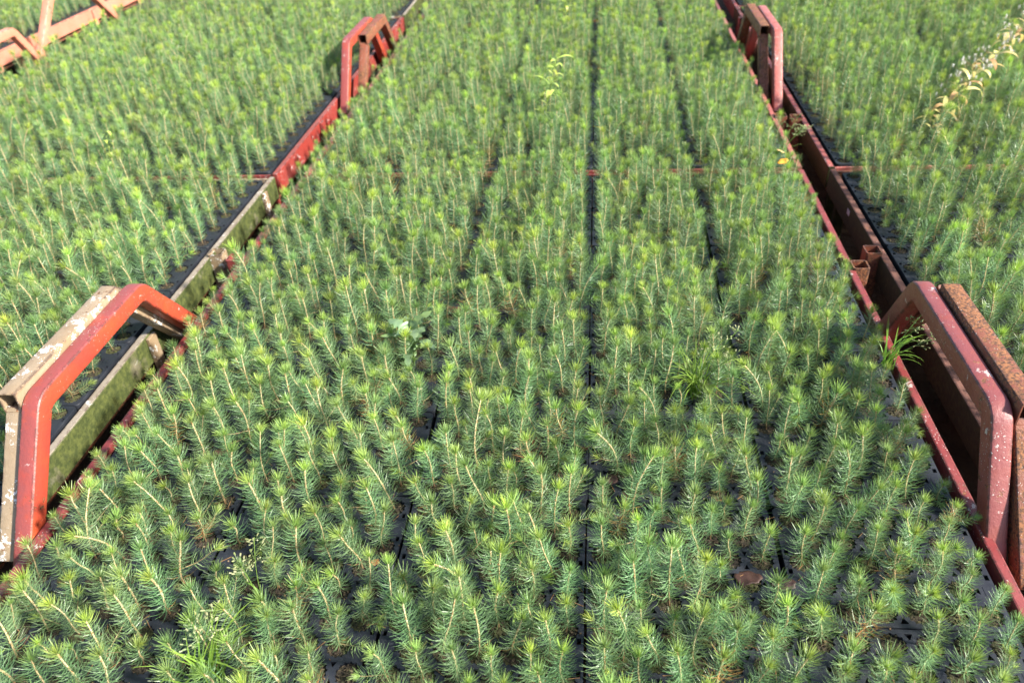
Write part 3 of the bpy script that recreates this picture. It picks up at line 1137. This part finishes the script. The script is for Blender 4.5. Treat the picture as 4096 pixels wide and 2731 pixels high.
def lobed_leaf(L, W, r, col):
    """sow-thistle like leaf along +x with deep uneven lobes, midrib sunk and edge waved"""
    b = MB()
    n = 22
    mid, le, ri = [], [], []
    for i in range(n + 1):
        t = i / n
        env = math.sin(math.pi * (0.08 + .92 * t ** 1.15)) ** .7 if t < 1 else 0
        lob = .35 + .65 * abs(math.sin(t * math.pi * 5.2 + r.random() * .3))
        w = W * .5 * max(.08, env * lob) if 0 < i < n else .0008
        z = .028 * math.sin(t * 2.4) - .03 * t * t
        x = L * t
        mid.append(b.vert((x, 0, z), lerp(col, (.20, .28, .16), .5)))
        rz = r.uniform(-.003, .003)
        le.append(b.vert((x - .004 * lob, w, z + .004 + rz), lerp(col, (.17, .27, .12), lob)))
        ri.append(b.vert((x - .004 * lob, -w, z + .004 - rz), lerp(col, (.17, .27, .12), lob)))
    for i in range(n):
        b.face((mid[i], mid[i + 1], le[i + 1], le[i]))
        b.face((ri[i], ri[i + 1], mid[i + 1], mid[i]))
    return b.mesh("leaf", [M['leaf']], True)


r = random.Random(21)
wd = link("lobed_weed", None, None, (-0.500, 0.480, 0)); wd.empty_display_size = .02
tag(wd, "grey-green weed with broad lobed leaves among the second-column seedlings", "weed")
b = MB(); b.tube([(0, 0, -.006), (.004, 0, .04), (.002, .004, .09)], [.004, .0035, .002], 6, [(.14, .22, .08)] * 3)
link("stem", b.mesh("stem", [M['leaf']]), wd)
for i in range(11):
    col = (.11, .19, .11) if i % 4 else (.22, .33, .07)
    lf = link("leaf", lobed_leaf(r.uniform(.075, .115), r.uniform(.034, .05), r, col), wd)
    lf.location = (0, 0, .02 + .008 * i)
    lf.rotation_euler = (r.uniform(-.3, .3), -r.uniform(.25, 1.0), i * 2.4 + r.uniform(-.2, .2))


def lance_leaf(L, W, r, col, droop):
    b = MB()
    n = 7
    pts, ws, cs = [], [], []
    p = Vector((0, 0, 0)); ang = .5
    for i in range(n + 1):
        t = i / n
        pts.append(p.copy())
        ws.append(max(0, W * math.sin(math.pi * (.05 + .95 * t)) ** .8) if i < n else 0)
        cs.append(lerp(col, (col[0] * 1.4, col[1] * 1.2, col[2]), t))
        p = p + Vector((math.cos(ang), 0, math.sin(ang))) * (L / n)
        ang -= droop / n * (1 + t)
    b.ribbon(pts, ws, Vector((0, 1, 0)), cs)
    return b.mesh("leaf", [M['leaf']], True)


def willowherb(x, y, label, H, lean, leaves, cols, seed, fluff=0, leafL=.06, leafW=.011, twigs=0):
    r = random.Random(seed)
    e = link("willowherb", None, None, (x, y, 0)); e.empty_display_size = .02
    tag(e, label, "weed")
    n = 12
    pts = [Vector((lean[0] * (i / n) ** 1.6, lean[1] * (i / n) ** 1.6, H * (i / n) ** .8)) for i in range(n + 1)]
    b = MB(); b.tube(pts, [.0026 - .0015 * i / n for i in range(n + 1)], 6, [(.22, .30, .08)] * (n + 1))
    link("stem", b.mesh("stem", [M['leaf']]), e)
    meshes = [lance_leaf(leafL * r.uniform(.7, 1.2), leafW * r.uniform(.8, 1.2), r, r.choice(cols), r.uniform(.8, 2.6)) for _ in range(6)]
    for i in range(leaves):
        t = .12 + .86 * i / leaves
        k = min(int(t * n), n - 1)
        lf = link("leaf", meshes[i % 6], e, pts[k].lerp(pts[k + 1], t * n - k))
        lf.rotation_euler = (r.uniform(-.3, .3), r.uniform(-.6, .2), i * 2.4)
        lf.scale = (r.uniform(.7, 1.1),) * 3
    for i in range(fluff):
        t = r.uniform(.45, 1.0); k = min(int(t * n), n - 1)
        o = pts[k].lerp(pts[k + 1], t * n - k)
        f = MB(); f.cur = (.8, .8, .75)
        a = r.uniform(0, 6.28)
        q = Vector((math.cos(a), math.sin(a), r.uniform(.2, .9))) * r.uniform(.03, .085)
        f.m = 1
        f.tube([o, o + q], [.0008, .0006], 4, [(.30, .20, .10)] * 2)
        f.m = 0
        for _ in range(46):
            dd = Vector((r.gauss(0, 1), r.gauss(0, 1), r.gauss(0, 1))).normalized()
            L = r.uniform(.006, .014)
            f.ribbon([o + q, o + q + dd * L * .6, o + q + dd * L], [.0010, .0010, .0002], dd.cross(Vector((.3, .5, .8))).normalized())
        link("seed_fluff", f.mesh("seed_fluff", [M['fluff'], M['leaf']]), e)
    return e


G1, G2, Y1, O1 = (.34, .46, .10), (.30, .42, .12), (.62, .60, .26), (.60, .42, .20)
willowherb(-0.222, 2.20, "light green narrow-leaved weed standing above the centre trays at mid distance", .33, (.06, .16), 30, (G1, G2), 31, leafL=.09, leafW=.014)
willowherb(-0.190, 4.05, "light green narrow-leaved weed near the top middle edge", .28, (-.02, .05), 26, (G1, G2), 32, leafL=.10, leafW=.016)
willowherb(-2.12, 1.86, "small pale green weed rising above the left bench seedlings", .20, (.0, .03), 14, (G1, G2), 33, leafL=.04)
willowherb(1.50, 2.30, "small yellowing weed with a few white tufts, right bench", .20, (.06, -.03), 12, (G1, Y1, O1), 34, fluff=4, leafL=.045)
willowherb(1.38, 2.05, "tall leaning weed with orange yellow leaves and white seed fluff, top right", .31, (.80, .95), 64, (Y1, G1, O1, (.50, .42, .16)), 35, fluff=90, leafL=.11, leafW=.017)


# ------------------------------------------------------------------ fallen leaves and bark
def flake(name, x, y, L, W, col, label, cat, seed, z=.004, group=None, tilt=.15):
    r = random.Random(seed)
    bm = bmesh.new()
    n, nr = 22, 4
    rings = []
    for lay in (0, 1):
        for q in range(1, nr + 1):
            ring = []
            for i in range(n):
                an = 2 * math.pi * i / n
                k = (.82 + .30 * noise.noise(Vector((math.cos(an) * 1.6 + seed * 3, math.sin(an) * 1.6, 0)))) * (1 + r.uniform(-.06, .06) * (q == nr)) * q / nr
                x_, y_ = L / 2 * k * math.cos(an), W / 2 * k * math.sin(an)
                z_ = .006 * noise.noise(Vector((x_ * 45 + seed, y_ * 45, 1))) + .10 * x_ * x_ / L - .0012 * lay
                ring.append(bm.verts.new((x_, y_, z_)))
            rings.append(ring)
        cz = bm.verts.new((0, 0, .006 * noise.noise(Vector((seed, 0, 1))) - .0012 * lay))
        base_ = rings[-nr:]
        for i in range(n):
            j = (i + 1) % n
            f_ = (cz, base_[0][i], base_[0][j])
            bm.faces.new(f_ if lay == 0 else tuple(reversed(f_)))
            for q in range(nr - 1):
                f_ = (base_[q][i], base_[q + 1][i], base_[q + 1][j], base_[q][j])
                bm.faces.new(f_ if lay == 0 else tuple(reversed(f_)))
    for i in range(n):
        j = (i + 1) % n
        bm.faces.new((rings[nr - 1][i], rings[2 * nr - 1][i], rings[2 * nr - 1][j], rings[nr - 1][j]))
    me = mesh_from_bm(bm, name, [M['dead']], True)
    ca = me.color_attributes.new("Col", 'FLOAT_COLOR', 'POINT')
    ca.data.foreach_set("color", [v for _ in me.vertices for v in (*col, 1)])
    o = link(name, me, None, (x, y, z), (r.uniform(-tilt, tilt), r.uniform(-tilt, tilt), r.uniform(0, 3)))
    tag(o, label, cat, group)
    o.rotation_euler.z = r.uniform(-.3, .3)
    return o


BR = (.16, .06, .04)
flake("fallen_leaf", -0.432, .770, .095, .040, BR, "dark reddish brown dead leaf spanning the tray gap beside the lobed weed", "leaf", 1)
flake("bark_piece", .325, -.225, .070, .055, (.050, .022, .017), "dark brown bark flake in the front tray right of the centre gap", "bark", 2)
flake("bark_piece", .395, -.238, .060, .034, (.042, .019, .015), "smaller dark bark flake across the tray gap at lower right", "bark", 3)
flake("fallen_leaf", -.010, .143, .022, .020, (.16, .03, .02), "small dark red leaf on the centre gap rim", "leaf", 4)
flake("fallen_leaf", -.449, -.222, .022, .018, (.40, .14, .05), "tiny orange brown leaf bit on the tray beside the second gap", "leaf", 5)
flake("fallen_leaf", -.80, 2.03, .085, .06, (.50, .14, .03), "bright orange dead leaf just beyond the cross rail", "leaf", 6, z=.05, tilt=.9)
flake("fallen_leaf", -.865, 1.99, .055, .04, (.42, .12, .04), "smaller orange dead leaf left of the bright one", "leaf", 7, z=.03, tilt=.6)
flake("fallen_leaf", .715, 1.62, .050, .03, (.75, .38, .03), "yellow orange dead leaf on the seedlings near the right rail", "leaf", 8, z=.12, tilt=.5)
flake("fallen_leaf", .725, 1.72, .045, .03, (.75, .5, .2), "pale yellow dead leaf just behind the yellow orange one", "leaf", 9, z=.12, tilt=.5)
flake("fallen_leaf", .017, 2.05, .045, .013, (.75, .60, .05), "yellow curved leaf by the centre gap", "leaf", 10, z=.11, tilt=.5)
flake("fallen_leaf", .035, 3.22, .040, .09, (.36, .12, .04), "brown dead leaf lying in the centre gap far off", "leaf", 11, z=.012)
flake("fallen_leaf", .052, .040, .045, .03, (.10, .05, .04), "dull brown leaf on the tray right of the centre gap", "leaf", 12)
flake("fallen_leaf", -.925, .105, .05, .035, (.14, .06, .05), "dull purple brown leaf under the second-column seedlings", "leaf", 13)

lr = random.Random(77)
lb = MB()
for _ in range(2600):
    x, y = lr.uniform(-1.2, .80), -.62 + 2.4 * lr.random() ** 1.3
    if lr.random() < .35:
        L = lr.uniform(.012, .028); a = lr.uniform(0, 3.14)
        lb.cur = (.30, .18, .08) if lr.random() < .7 else (.14, .20, .08)
        lb.box((x, y, .0012), (L, .0011, .0008), Matrix.Rotation(a, 3, 'Z'))
    else:
        q = lr.uniform(.0012, .0042)
        lb.cur = lr.choice(((.06, .04, .025), (.10, .07, .04), (.32, .26, .18), (.20, .13, .07)))
        lb.box((x, y, .0012), (q, q * lr.uniform(.5, .9), .0016), Matrix.Rotation(lr.uniform(0, 3), 3, 'Z'))
lit = link("litter", lb.mesh("litter", [M['stem']]))
tag(lit, "peat crumbs and fallen needles scattered over the tray tops", kind="stuff")

bpy.context.view_layer.update()
